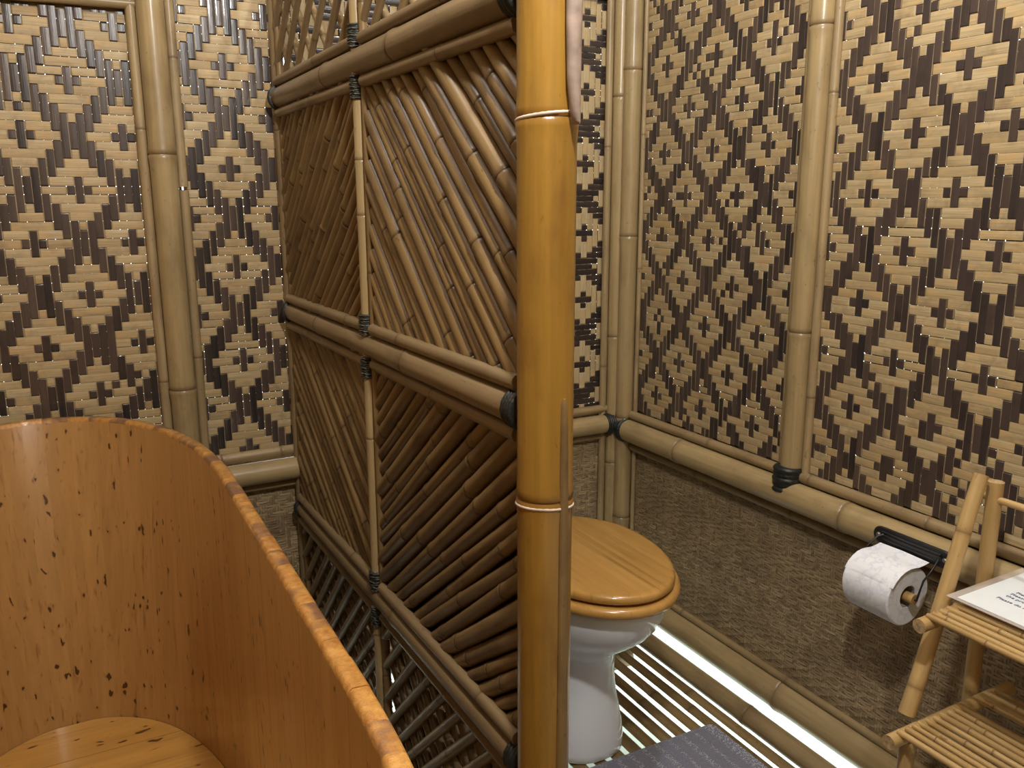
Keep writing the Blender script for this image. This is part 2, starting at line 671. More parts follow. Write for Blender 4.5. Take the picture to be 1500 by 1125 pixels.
# ------------------------------------------------------------------ ground, floor
XR, YB = 1.395, 1.97
gv, gf = box_geo(-14, 14, -14, 14, -0.35, -0.21)
tag(obj('ground', mesh('ground', gv, gf, EARTH, False)), kind='structure')

floor = structure('floor')
for k, y in enumerate((-0.75, 0.05, 0.85, 1.75)):
    pole('joist', (-0.95, y, -0.045), (1.29, y, -0.045), 0.03, BROWN, floor, gap=0.5, seg=10)
x = -0.93
lines = []
while x < 1.29:
    wd = R.uniform(0.0145, 0.0165)
    lines.append((x, wd))
    x += 0.0445 + R.uniform(-0.002, 0.002)
for x, wd in lines:
    y0, y1 = -0.88, 1.95
    v, f, nd = pole_geo(y1 - y0, wd, None, autonodes(y1 - y0, 0.33), 8, 0.0010, True, 0.55, 0.06)
    o = obj('floor_slat', mesh('floor_slat', v, f, FLOORB, True, 50, {'nd': nd}), floor, (x, y1, -0.008), (rad(90), 0, 0))

# ------------------------------------------------------------------ right wall
wr = structure('wall_right')
RZ = rad(-90)                       # panel x axis runs towards the camera (-y), room side is -x
# local frame of a panel on this wall: x -> -Y, -y -> -X
for (ya, yb) in ((1.889, 1.320), (1.258, 0.42)):
    z0 = 0.609
    weave(wr, (XR, ya, z0), RZ, ya - yb, 1.52, ya - 0.974, 1.003 - z0, False, 0.018)
matting(wr, (XR, 1.897, 0.10), RZ, 1.62, 0.49)
pole('post', (1.382, 1.289, 0.598), (1.382, 1.289, 2.35), 0.0255, TAN, wr, nodes=[0.33, 0.945, 1.5], seg=20)
lashing('post_lashing', (1.370, 1.289, 0.572), (1.372, 1.289, 0.629), 0.0315, wr, RUBBER, 5)
pole('trim_strip', (1.388, 1.3225, 0.60), (1.388, 1.3225, 2.35), 0.0095, TRIM, wr, gap=0.45, seg=10)
pole('trim_strip', (1.388, 1.2545, 0.60), (1.388, 1.2545, 2.35), 0.0095, TRIM, wr, gap=0.5, seg=10)
pole('rail', (1.370, 1.925, 0.566), (1.370, 0.20, 0.566), 0.0315, TAN, wr, nodes=[0.27, 0.805, 1.25], seg=22, twist=0.3)
lashing('rail_lashing', (1.371, 1.915, 0.566), (1.371, 1.888, 0.566), 0.0345, wr, RUBBER, 4)
pole('trim_strip', (1.384, 1.89, 0.6095), (1.384, 0.20, 0.6095), 0.0125, TRIM, wr, gap=0.3, seg=12, bend=0.002)
pole('trim_strip', (1.384, 1.89, 0.5155), (1.384, 0.20, 0.5155), 0.0115, TRIM, wr, gap=0.32, seg=12, bend=0.002)
pole('trim_strip', (1.386, 1.89, 0.113), (1.386, 0.20, 0.113), 0.0095, TRIM, wr, gap=0.4, seg=12)
pole('base_pole', (1.392, 1.93, 0.067), (1.392, 0.0, 0.067), 0.040, TAN, wr, nodes=[0.66, 1.25], seg=22)
pole('corner_post', (1.374, 1.917, 0.0), (1.374, 1.917, 2.35), 0.0255, TAN, wr, nodes=[0.30, 0.60, 1.11, 1.54, 2.0], seg=20)
pole('trim_strip', (1.388, 1.883, 0.10), (1.388, 1.883, 2.35), 0.0065, TRIM, wr, gap=0.4, seg=10)
# the part of the wall above and behind the frame of the photograph
box('board', XR - 0.004, XR + 0.012, -0.95, 0.42, 0.024, 2.4, BOARD, wr)
box('board', XR + 0.006, XR + 0.012, 0.42, 1.99, 2.13, 2.4, BOARD, wr)
pole('edge_pole', (1.322, 1.93, 0.012), (1.322, -0.88, 0.012), 0.0240, TRIM, floor, nodes=[0.62, 1.3, 2.0], seg=18)

# ------------------------------------------------------------------ back wall
wb = structure('wall_back')
zt = 0.622
weave(wb, (-0.36, YB, zt), 0, 0.530, 0.957, 0.04 + 0.36, 1.44 - zt, False, 0.006)
weave(wb, (0.236, YB, zt), 0, 0.235, 1.18, 0.340 - 0.236, 1.487 - zt)
weave(wb, (0.471, YB, 0.612), 0, 0.862, 1.20, 1.262 - 0.471, 1.485 - 0.612, True)
matting(wb, (-0.36, YB, 0.03), 0, 0.831, 0.58)
matting(wb, (0.471, YB, 0.03), 0, 0.87, 0.58)
pole('post', (0.202, 1.945, 0.0), (0.202, 1.945, 2.35), 0.027, TAN, wb, nodes=[0.35, 0.80, 1.30, 1.9], seg=20)
pole('trim_strip', (0.166, 1.958, 0.0), (0.166, 1.958, 2.35), 0.0105, TRIM, wb, gap=0.5, seg=12)
pole('trim_strip', (0.239, 1.958, 1.235), (0.239, 1.958, 2.35), 0.0105, TRIM, wb, gap=0.9, seg=12, r1=0.0095)
pole('trim_strip', (0.240, 1.959, 0.0), (0.240, 1.959, 1.228), 0.0100, TRIM, wb, gap=0.6, seg=12)
pole('trim_strip', (0.178, 1.958, 1.593), (-0.36, 1.958, 1.585), 0.0110, TRIM, wb, gap=0.6, seg=12)
pole('top_rail', (0.178, 1.950, 1.632), (-0.36, 1.950, 1.622), 0.028, TAN, wb, gap=0.4, seg=18)
for xa, xb, dz in ((-0.36, 0.165, 0.0), (0.226, 0.452, 0.0), (0.487, 1.352, -0.004)):
    pole('rail', (xa, 1.942, 0.580 + dz), (xb, 1.942, 0.583 + dz), 0.0265, TAN, wb, nodes=[0.62], seg=20, twist=0.0)
    pole('trim_strip', (xa, 1.957, 0.621 + dz), (xb, 1.957, 0.624 + dz), 0.0125, TRIM, wb, gap=0.17, seg=12)
    pole('trim_strip', (xa, 1.957, 0.543 + dz), (xb, 1.957, 0.544 + dz), 0.0095, TRIM, wb, gap=0.3, seg=12)
lashing('rail_lashing', (1.322, 1.941, 0.578), (1.349, 1.941, 0.578), 0.0300, wb, RUBBER, 4)
pole('trim_strip', (0.487, 1.958, 1.726), (1.318, 1.958, 1.728), 0.0115, TRIM, wb, gap=0.4, seg=12)
pole('top_rail', (0.487, 1.948, 1.766), (1.340, 1.948, 1.768), 0.028, TAN, wb, gap=0.4, seg=18)
lashing('rail_lashing', (1.315, 1.946, 1.766), (1.345, 1.946, 1.766), 0.032, wb, RUBBER, 4)
pole('trim_strip', (1.3255, 1.956, 0.0), (1.3255, 1.956, 2.35), 0.0100, TRIM, wb, gap=0.5, seg=12)
pole('corner_post', (1.3565, 1.947, 0.0), (1.3565, 1.947, 2.35), 0.0215, TAN, wb, nodes=[0.46, 0.83, 1.475, 2.1], seg=18)
for xa, xb in ((-0.36, 0.452), (0.487, 1.34)):
    pole('base_pole', (xa, 1.945, 0.035), (xb, 1.945, 0.035), 0.034, TAN, wb, gap=0.4, seg=16)
box('board', XR + 0.003, XR + 0.010, 0.0, 1.93, 0.545, 0.625, BACK, wr)  # added behind the rail to block a daylight leak
box('board', XR - 0.08, XR + 0.01, YB + 0.004, YB + 0.010, 0.0, 2.4, BOARD, wb)
box('board', XR + 0.004, XR + 0.010, 1.88, YB + 0.01, 0.0, 2.4, BOARD, wr)
box('board', 0.168, 0.238, YB + 0.004, YB + 0.010, 0.0, 2.4, BOARD, wb)
box('board', XR + 0.004, XR + 0.010, 1.256, 1.322, 0.59, 2.4, BOARD, wr)
box('board', -0.95, -0.36, YB - 0.004, YB + 0.012, 0.0, 2.4, BOARD, wb)
box('board', -0.36, 1.40, YB + 0.006, YB + 0.012, 1.80, 2.4, BOARD, wb)
box('board', -0.36, 0.18, YB + 0.005, YB + 0.006, 1.565, 1.80, BOARD, wb)  # unseen filler added to stop daylight leaking past the top trim

# walls and ceiling the photograph does not show, closing the room
for nm, a in (('wall_left', (-0.96, -0.94, -0.95, 1.98, 0.0, 2.4)), ('wall_front', (-0.95, 1.40, -0.96, -0.94, 0.0, 2.4)), ('ceiling', (-0.97, 1.42, -0.97, 1.99, 2.4, 2.42))):
    v, f = box_geo(*a)
    structure(nm, mesh(nm, v, f, BOARD, False))

# ------------------------------------------------------------------ partition screen
PS = thing('bamboo_partition', 'tall bamboo screen with a thick golden end post, diagonal canes and dark lashed joints', 'partition', (0.474, 0.817, 0.0), rad(1.08))
pole('end_post', (0, 0, 0), (0, 0, 2.35), 0.0320, GOLD, PS, nodes=[0.27, 0.862, 1.288, 1.75], seg=28, r1=0.0335, twist=2.1, swell=0.05)
pole('trim_strip', (-0.001, 0.0385, 0.0), (-0.001, 0.0385, 2.35), 0.0085, BROWN, PS, gap=0.4, seg=10)
# white tie around the post at its knots
for zz in (0.852, 1.290):
    prof = [(0.0336, -0.002), (0.0350, -0.001), (0.0350, 0.001), (0.0336, 0.002)]
    v, f = rings_geo(prof, 28)
    t = obj('node_ring', mesh('node_ring', v, f, WIRE, True, 60), PS, (0, 0, zz))
    t.rotation_euler = (rad(-5), rad(-4 if zz > 1 else 4), 0)


def spline_strip(name, path, widths, thick, m):
    """flat tapered stick along path (local), its width along local x, thickness along local -y"""
    rings = []
    for (px, py, pz), w in zip(path, widths):
        rg = []
        for j in range(12):
            a = 2 * math.pi * j / 12
            rg.append((px + w / 2 * math.cos(a), py + thick / 2 * math.sin(a), pz))
        rings.append(rg)
    return loft(name, rings, m, PS, 60)


# weathered stick tied flat against the post's upper half
tg = [(0.0115, -0.0405, 1.280), (0.0110, -0.0408, 1.283), (0.0095, -0.0412, 1.292), (0.0070, -0.0415, 1.325), (0.0065, -0.0415, 1.38), (0.0075, -0.0415, 1.46), (0.0095, -0.041, 1.60), (0.010, -0.041, 1.85)]
spline_strip('door_stick', tg, [0.003, 0.007, 0.0105, 0.0155, 0.018, 0.021, 0.025, 0.026], 0.013, TONGUE)
es = [(0.0050, -0.0320, 0.985), (0.0050, -0.0325, 0.978), (0.0056, -0.0325, 0.95), (0.0066, -0.0325, 0.80), (0.0074, -0.0325, 0.5), (0.0085, -0.0325, 0.002)]
spline_strip('split_strip', es, [0.003, 0.008, 0.010, 0.013, 0.016, 0.019], 0.008, BROWN)
TM, TL = 0.577, 1.128
for zz in (0.0,):
    pass
pole('mid_post', (-0.010, TM, 0.05), (-0.010, TM, 2.35), 0.0112, TAN, PS, nodes=[0.36, 0.74, 1.13, 1.22, 1.7], seg=14)
pole('trim_strip', (-0.006, TM - 0.0195, 0.05), (-0.006, TM - 0.0195, 2.35), 0.0075, BROWN, PS, gap=0.35, seg=10)
pole('back_post', (-0.004, TL, 0.0), (-0.004, TL, 2.35), 0.0125, RAILB, PS, gap=0.4, seg=14)
pole('trim_strip', (-0.003, TL - 0.021, 0.05), (-0.003, TL - 0.021, 2.35), 0.0075, BROWN, PS, gap=0.3, seg=10)
rails = ((1.424, 0.0245, RAILB), (0.958, 0.0225, RAILB), (0.484, 0.0205, RAILB))
for k, (zr, rr, mm) in enumerate(rails):
    pole('rail', (-0.004, 0.036, zr), (-0.004, TL - 0.012, zr), rr, mm, PS, nodes=[(0.37, 0.7), (0.36, 0.83), (0.45,)][k] if k < 3 else None, seg=20, r1=rr * 0.92)
    for a, b in ((0.045, TM - 0.026), (TM + 0.010, TL - 0.02)):
        pole('trim_strip', (-0.010, a, zr + rr + 0.0095), (-0.010, b, zr + rr * 0.94 + 0.0095), 0.0105, RAILB, PS, gap=0.45, seg=12)
        pole('trim_strip', (-0.010, a, zr - rr - 0.0090), (-0.010, b, zr - rr * 0.94 - 0.0090), 0.0100, RAILB, PS, gap=0.45, seg=12)
    lashing('rail_lashing', (-0.004, 0.033, zr), (-0.004, 0.058, zr), rr + 0.0035, PS, RUBBER, 4)
    lashing('rail_lashing', (-0.004, TL - 0.026, zr), (-0.004, TL - 0.010, zr), rr + 0.003, PS, RUBBER, 3)
    lashing('rope_lashing', (-0.010, TM, zr + rr - 0.004), (-0.010, TM, zr + rr + 0.033), 0.0158, PS, ROPE, 7, 0.0018)
    lashing('rope_lashing', (-0.010, TM, zr - rr - 0.034), (-0.010, TM, zr - rr + 0.004), 0.0155, PS, ROPE, 7, 0.0018)
# lower frame pole on the floor
pole('rail', (-0.004, 0.036, 0.05), (-0.004, TL - 0.012, 0.05), 0.021, RAILB, PS, gap=0.4, seg=16)
box('gap_shade_sheet', 0.016, 0.019, 0.03, TL, 0.49, 1.42, BACK, PS)  # added dark sheet: keeps cane gaps dark, stops stall light showing through


def clip(px, pz, dx, dz, a0, a1, b0, b1):
    t0, t1 = -9.0, 9.0
    for p, d, lo, hi in ((px, dx, a0, a1), (pz, dz, b0, b1)):
        if abs(d) < 1e-9:
            if p < lo or p > hi:
                return None
            continue
        u, w = (lo - p) / d, (hi - p) / d
        t0, t1 = max(t0, min(u, w)), min(t1, max(u, w))
    return (t0, t1) if t1 - t0 > 0.025 else None


def cane_panel(t0, t1, z0, z1, sgn, a0, a1, rmin=0.0105, rmax=0.0150, m=None, xo=0.001):
    """canes side by side filling a frame; sgn +1 rises with local y. a0..a1: slope in degrees over the panel"""
    ct, cz = (t0 + t1) / 2, (z0 + z1) / 2
    half = ((t1 - t0) + (z1 - z0)) / 2 * 0.78
    q = -half
    while q < half:
        r = R.uniform(rmin, rmax)
        q += r
        f = (q + half) / (2 * half)
        a = rad(a0 + (a1 - a0) * f + R.uniform(-0.8, 0.8))
        dx, dz = math.cos(a), math.sin(a) * sgn
        nx, nz = -math.sin(a) * sgn, math.cos(a)
        px, pz = ct + nx * q, cz + nz * q
        c = clip(px, pz, dx, dz, t0, t1, z0, z1)
        if c:
            p0 = (xo + R.uniform(-0.002, 0.002), px + dx * c[0], pz + dz * c[0])
            p1 = (xo + R.uniform(-0.002, 0.002), px + dx * c[1], pz + dz * c[1])
            if R.random() < 0.5:
                p0, p1 = p1, p0
            pole('diagonal_cane', p0, p1, r * 0.97, m or BROWN, PS, r1=r * R.uniform(0.86, 1.0), gap=0.26, seg=12, bend=0.0015, swell=0.10)
        q += r


cane_panel(0.034, TM - 0.020, 0.972, 1.408, 1, 46, 38)
cane_panel(TM + 0.008, TL - 0.020, 0.972, 1.408, -1, 36, 40)
cane_panel(TM + 0.008, TL - 0.020, 0.498, 0.944, 1, 30, 40)
cane_panel(0.034, TM - 0.020, 0.498, 0.944, -1, 36, 38)


def lattice(t0, t1, z0, z1, ang, step, r, xo):
    for lay, s in ((0, 1), (1, -1)):
        ct, cz = (t0 + t1) / 2, (z0 + z1) / 2
        half = ((t1 - t0) + (z1 - z0)) / 2 * 0.8
        q = -half
        while q < half:
            a = rad(ang + R.uniform(-1.5, 1.5))
            dx, dz = math.cos(a), math.sin(a) * s
            px, pz = ct - math.sin(a) * s * q, cz + math.cos(a) * q
            c = clip(px, pz, dx, dz, t0, t1, z0, z1)
            if c:
                x_ = xo - 0.0055 * (1 - 2 * lay) * -1
                pole('lattice_cane', (x_, px + dx * c[0], pz + dz * c[0]), (x_, px + dx * c[1], pz + dz * c[1]), r * R.uniform(0.9, 1.1), RAILB, PS, gap=0.4, seg=10)
            q += step * R.uniform(0.9, 1.1)


for a, b in ((0.036, TM - 0.018), (TM + 0.008, TL - 0.018)):
    lattice(a, b, 1.455, 2.33, 44, 0.066, 0.0066, 0.0)
    lattice(a, b, 0.06, 0.462, 45, 0.042, 0.0082, 0.0)
    for k in range(16):                      # thin uprights woven behind the lower lattice
        t = a + 0.02 + (b - a - 0.04) * k / 15
        pole('lattice_upright', (0.013, t, 0.06), (0.013, t + 0.004, 0.465), R.uniform(0.0110, 0.0140), BROWN, PS, gap=0.4, seg=8, flat=0.35, twist=rad(90))

# ------------------------------------------------------------------ bathtub
ZT, ZF = 0.775, 0.158
XC, AO = -0.076, 0.283
TB = thing('wooden_bathtub', 'deep honey coloured wooden bathtub of upright staves with a knotty worn rim', 'bathtub', (XC, 0.95, 0.0))


def tub_outline(off, n=900):
    a = AO - off
    bb, bf = 0.572 - off, 0.55 - off
    y0, y1 = 0.71 - 0.95, 1.336 - 0.95
    pts = []
    for i in range(360):
        t = math.pi * i / 360
        pts.append((a * math.copysign(abs(math.cos(t)) ** 0.94, math.cos(t)), y1 + bb * math.sin(t) ** 0.94))
    for i in range(100):
        pts.append((-a, y1 + (y0 - y1) * i / 100))
    for i in range(360):
        t = math.pi + math.pi * i / 360
        pts.append((a * math.copysign(abs(math.cos(t)) ** 0.8, math.cos(t)), y0 - bf * abs(math.sin(t)) ** 0.8))
    for i in range(100):
        pts.append((a, y0 + (y1 - y0) * i / 100))
    return np.array(pts)


TH = 0.0225
po, pi_ = tub_outline(0.0), tub_outline(TH)
seglen = np.linalg.norm(np.roll(po, -1, 0) - po, axis=1)
cum = np.concatenate([[0], np.cumsum(seglen)])
per = cum[-1]
cuts = [0.0]
while cuts[-1] < per - 0.075:
    cuts.append(cuts[-1] + R.uniform(0.036, 0.062))
cuts.append(per)


def at(P, s):
    s = s % per
    i = min(np.searchsorted(cum, s, side='right') - 1, len(P) - 1)
    t = (s - cum[i]) / max(1e-9, seglen[i])
    return P[i] * (1 - t) + P[(i + 1) % len(P)] * t


for c0, c1 in zip(cuts[:-1], cuts[1:]):
    ss = [c0 + 0.00002 + (c1 - c0 - 0.00004) * k / 4 for k in range(5)]
    oo = [at(po, s) for s in ss]
    ii = [at(pi_, s) for s in ss]
    def lean(p, z):
        y1 = 1.336 - 0.95
        return (p[0], y1 + (p[1] - y1) * (1 - 0.24 * (1 - z / ZT)) if p[1] > y1 else p[1], z)
    zt_ = ZT + R.uniform(-0.0012, 0.0012)
    dep = R.uniform(-0.0002, 0.0002)
    ring = lambda ins, z: [lean(a + (b - a) * ins / TH, z) for a, b in zip(oo, ii)] + [lean(b + (a - b) * (ins + dep) / TH, z) for a, b in zip(oo[::-1], ii[::-1])]
    rings = [ring(0, 0.0), ring(0, zt_ - 0.007), ring(0.002, zt_ - 0.002), ring(0.005, zt_)]
    k = len(rings[0])
    v = [p for rg in rings for p in rg]
    f, mi = [], []
    for i in range(3):
        for j in range(k):
            a, b = i * k + j, i * k + (j + 1) % k
            f.append((a, b, b + k, a + k))
            mi.append(1 if i > 0 else 0)
    f.append(tuple(range(k - 1, -1, -1)))
    mi.append(0)
    for j in range(4):
        q = 3 * k
        f.append((q + j, q + j + 1, q + k - 2 - j, q + k - 1 - j))
        mi.append(1)
    obj('stave', mesh('stave', v, f, [TUBW, TUBE], True, 45, None, mi), TB)
# floor planks, laid across the tub
pin = tub_outline(TH + 0.0006)
yq = 1.336 - 0.95
pin[:, 1] = np.where(pin[:, 1] > yq, yq + (pin[:, 1] - yq) * (1 - 0.24 * (1 - (ZF - 0.01) / ZT)), pin[:, 1])
ymin, ymax = pin[:, 1].min(), pin[:, 1].max()
y = ymin + 0.002
while y < ymax - 0.004:
    y1 = min(ymax - 0.002, y + R.uniform(0.07, 0.10))
    ys = np.linspace(y + 0.0003, y1 - 0.0003, 10)
    xr = []
    for yy in ys:
        sel = pin[np.abs(pin[:, 1] - yy) < 0.012]
        up = sel[sel[:, 0] > 0]
        d = np.abs(up[:, 1] - yy) if len(up) else None
        xr.append(max(0.004, float(np.interp(yy, *zip(*sorted((q[1], q[0]) for q in up)))) if len(up) else 0.01))
    lo = [(-a, b) for a, b in zip(xr, ys)]
    hi = [(a, b) for a, b in zip(xr, ys)]
    poly = hi + lo[::-1]
    dz = R.uniform(-0.0005, 0.0005)
    loft('floor_plank', [[(px, py, ZF - 0.02) for px, py in poly], [(px, py, ZF + dz) for px, py in poly]], TUBF, TB, smooth=False)
    y = y1

# ------------------------------------------------------------------ toilet
TX = 0.934
TO = thing('toilet', 'white ceramic toilet with a closed bamboo lid beside the end post', 'toilet', (TX, 1.44, 0.0))


def oval(yf, yb, hw, n=44, wide=0.56, e=2.0, eb=2.0):
    """egg outline; wide: where along its length it is widest, from the front"""
    ym = yf + (yb - yf) * wide
    out = []
    for i in range(n):
        t = 2 * math.pi * i / n
        c, s = math.cos(t), math.sin(t)
        ee = eb if s > 0 else e
        xx = hw * math.copysign(abs(c) ** (2 / ee), c)
        yy = ym + ((yb - ym) if s > 0 else (ym - yf)) * math.copysign(abs(s) ** (2 / ee), s)
        out.append((xx, yy - 1.44))
    return out


sec = [  # z, front, back, half width, exponent
    (0.000, 1.352, 1.72, 0.110, 2.5), (0.004, 1.347, 1.722, 0.114, 2.5), (0.020, 1.347, 1.722, 0.1145, 2.5), (0.050, 1.350, 1.715, 0.111, 2.5), (0.090, 1.355, 1.705, 0.105, 2.4),
    (0.125, 1.361, 1.70, 0.100, 2.3), (0.150, 1.365, 1.70, 0.097, 2.3), (0.200, 1.366, 1.70, 0.097, 2.2), (0.235, 1.358, 1.70, 0.101, 2.1),
    (0.262, 1.335, 1.70, 0.114, 2.0), (0.290, 1.295, 1.70, 0.134, 2.0), (0.320, 1.258, 1.70, 0.150, 2.0), (0.350, 1.232, 1.70, 0.160, 2.0),
    (0.375, 1.221, 1.70, 0.165, 2.0), (0.395, 1.217, 1.70, 0.167, 2.0), (0.408, 1.219, 1.70, 0.166, 2.0), (0.414, 1.226, 1.695, 0.160, 2.0)]
loft('bowl', [[(px, py, z) for px, py in oval(a, b, w, e=e, eb=3.0)] for z, a, b, w, e in sec], PORCELAIN, TO, 70)
# seat: ring with a rounded edge
so = lambda ins: oval(1.190 + ins, 1.668 - ins, 0.183 - ins)
si = lambda ins: oval(1.265 - ins, 1.58 + ins, 0.112 + ins)
rings = [[(*p, 0.416) for p in so(0.008)], [(*p, 0.419) for p in so(0.002)], [(*p, 0.426) for p in so(0)], [(*p, 0.433) for p in so(0.002)], [(*p, 0.437) for p in so(0.008)],
         [(*p, 0.438) for p in si(-0.004)], [(*p, 0.432) for p in si(0)], [(*p, 0.418) for p in si(0)], [(*p, 0.416) for p in si(-0.004)]]
k = 44
v = [p for rg in rings for p in rg]
f = []
for i in range(len(rings)):
    for j in range(k):
        a, b = i * k + j, i * k + (j + 1) % k
        c, d = ((i + 1) % len(rings)) * k + j, ((i + 1) % len(rings)) * k + (j + 1) % k
        f.append((a, b, d, c))
obj('seat', mesh('seat', v, f, LIDW, True, 60), TO)
for sx in (-0.08, 0.08):
    pole('hinge', (sx - 0.02, 1.672 - 1.44, 0.432), (sx + 0.02, 1.672 - 1.44, 0.432), 0.010, PORCELAIN, TO, nodes=[], seg=12)
# lid of bamboo planks
LD = obj('lid', None, TO)
fine = oval(1.200, 1.662, 0.169, n=400)
fx = np.array([p[0] for p in fine])
fy = np.array([p[1] for p in fine])


def yspan(xx):
    ym = 1.200 + (1.662 - 1.200) * 0.56 - 1.44
    c = min(0.9999, abs(xx) / 0.169)
    s = math.sqrt(1 - c * c)
    return ym - (ym + 1.44 - 1.200) * s, ym + (1.662 - 1.44 - ym) * s


levels = ((0.4415, 0.006), (0.4450, 0.001), (0.4510, 0.0), (0.4570, 0.0015), (0.4605, 0.005), (0.4620, 0.012))
xs = [-0.1688]
while xs[-1] < 0.1688 - 0.024:
    xs.append(xs[-1] + R.uniform(0.017, 0.032))
xs[-1] = 0.1688
for x0, x1 in zip(xs[:-1], xs[1:]):
    rings = []
    for z, ins in levels:
        sc = 1 - ins / 0.18
        q = np.linspace(x0, x1, 8)
        lo, hi = [], []
        for xx in q:
            a, b = yspan(xx)
            cy = (1.2 + 1.662) / 2 - 1.44
            lo.append((xx * sc, cy + (a - cy) * sc, z))
            hi.append((xx * sc, cy + (b - cy) * sc, z))
        rings.append(lo + hi[::-1])
    loft('lid_plank', rings, LIDW, LD, 50)

# ------------------------------------------------------------------ bath mat


def mat_mat():
    m, nt, b = mat('grey_ribbed_mat')
    tc = N(nt, 'ShaderNodeTexCoord')
    at_ = N(nt, 'ShaderNodeAttribute', attribute_name='tone')
    ck = N(nt, 'ShaderNodeTexVoronoi', i_Scale=1.0)
    mp = N(nt, 'ShaderNodeMapping')
    mp.inputs['Scale'].default_value = (240, 420, 10)
    L(nt, tc.outputs['Object'], mp.inputs[0])
    L(nt, mp.outputs[0], ck.inputs['Vector'])
    f = N(nt, 'ShaderNodeMath', operation='MULTIPLY')
    L(nt, at_.outputs['Fac'], f.inputs[0])
    L(nt, ramp(nt, ck.outputs['Distance'], 0.15, 0.5, 1, 0.0), f.inputs[1])
    L(nt, mixc(nt, f.outputs[0], (0.20, 0.20, 0.255), (0.72, 0.78, 0.86)), b.inputs['Base Color'])
    b.inputs['Roughness'].default_value = 0.85
    bp = N(nt, 'ShaderNodeBump', i_Strength=0.5, i_Distance=0.002)
    L(nt, ck.outputs['Distance'], bp.inputs['Height'])
    L(nt, bp.outputs[0], b.inputs['Normal'])
    return m


MATM = mat_mat()
bx0, bx1, by0, by1 = 0.60, 1.236, 0.86, 1.340
BM = thing('bath_mat', 'grey purple ribbed bath mat in front of the toilet', 'mat', ((bx0 + bx1) / 2, (by0 + by1) / 2, 0.002))
hx, hy, cr = (bx1 - bx0) / 2, (by1 - by0) / 2, 0.025
nx, ny = 150, 40
v, f, tn = [], [], []
for j in range(ny + 1):
    for i in range(nx + 1):
        xx, yy = -hx + 2 * hx * i / nx, -hy + 2 * hy * j / ny
        ax, ay = abs(xx), abs(yy)
        if ax > hx - cr and ay > hy - cr:          # round the corners
            ux, uy = ax - (hx - cr), ay - (hy - cr)
            l = math.hypot(ux, uy)
            m_ = max(ux, uy)
            if l > 1e-9:
                ux, uy = ux / l * m_, uy / l * m_
            xx, yy = math.copysign(hx - cr + ux, xx), math.copysign(hy - cr + uy, yy)
        edge = min(hx - abs(xx), hy - abs(yy))
        rib = (xx % 0.036) / 0.036
        hgt = 0.0045 + (0.0012 if rib < 0.3 else 0.0) * (1 if edge > 0.03 else 0)
        v.append((xx, yy, hgt * min(1, 0.35 + edge / 0.006)))
        tn.append(1.0 if edge < 0.028 and hx - abs(xx) < 0.028 else (0.75 if rib < 0.3 else (0.5 if edge < 0.008 else 0.1)))
for j in range(ny):
    for i in range(nx):
        a = j * (nx + 1) + i
        f.append((a, a + 1, a + nx + 2, a + nx + 1))
nb = len(v)
bd = [i for i in range(nx + 1)] + [j * (nx + 1) + nx for j in range(1, ny + 1)] + [ny * (nx + 1) + i for i in range(nx - 1, -1, -1)] + [j * (nx + 1) for j in range(ny - 1, 0, -1)]
for b_ in bd:
    v.append((v[b_][0], v[b_][1], 0.0))
    tn.append(0.4)
for q in range(len(bd)):
    f.append((bd[q], nb + q, nb + (q + 1) % len(bd), bd[(q + 1) % len(bd)]))
f.append(tuple(range(nb + len(bd) - 1, nb - 1, -1)))
obj('mat_surface', mesh('mat_surface', v, f, MATM, True, 60, {'tone': tn}), BM)

# ------------------------------------------------------------------ toilet paper holder and roll
TPX, TPY0, TPY1, TPZ, TPR = 1.283, 0.905, 1.006, 0.504, 0.0550
HX = 1.3375                                  # front of the wall rail
TH_ = thing('paper_holder', 'black metal toilet paper holder screwed to the bamboo wall rail', 'paper holder', (HX, 0.945, 0.575))


def stadium(hl, hh, n=10):
    pts = []
    for s, c0 in ((1, hl - hh), (-1, -hl + hh)):
        for i in range(n + 1):
            a = -math.pi / 2 + math.pi * i / n
            pts.append((s * (c0 * s + hh * math.cos(a)) if s > 0 else c0 - hh * math.cos(a), hh * math.sin(a) if s > 0 else -hh * math.sin(a)))
    return pts


sh = stadium(0.083, 0.0165)
tilt = 0.10
pl = lambda off, ins: [(off, yy * (1 - ins / 0.08), zz * (1 - ins / 0.0165)) for yy, zz in sh]
rings = [pl(0.0, 0), pl(-0.003, 0), pl(-0.0045, 0.0015)]
loft('plate', rings, BLACK, TH_, 35)
for dz in (-0.006, 0.0015, 0.008):
    tube('plate_rib', [(-0.005, -0.062, dz), (-0.0055, 0, dz), (-0.005, 0.062, dz)], 0.0016, BLACK, TH_, 6)
for s in (-1, 1):
    v, f = rings_geo([(0.0045, 0), (0.0045, 0.002), (0.003, 0.0035)], 10)
    o = obj('screw', mesh('screw', v, f, plain('screw_steel', (0.25, 0.22, 0.18), 0.4, 0.1, 40, 0.6), True, 40), TH_, (-0.0045, s * 0.070, 0.0), (0, rad(-90), 0))
rx, rz_ = TPX - HX, TPZ - 0.575
for s, ye in ((-1, TPY0 - 0.018 - 0.945), (1, TPY1 + 0.010 - 0.945)):
    ys = s * 0.058
    tube('wire_arm', [(-0.006, ys, 0.004), (-0.016, ys + s * 0.006, 0.0), (-0.030, (ys + ye) / 2 + s * 0.006, -0.016), (rx + 0.010, ye + s * 0.002, rz_ + 0.036), (rx + 0.002, ye + s * 0.001, rz_ + 0.012), (rx, ye, rz_), (rx, ye - s * 0.010, rz_)], 0.0019, BLACK, TH_, 8)
pole('bamboo_dowel', (rx, TPY0 - 0.014 - 0.945, rz_), (rx, TPY1 + 0.006 - 0.945, rz_), 0.0095, STRAW, TH_, nodes=[], seg=14)


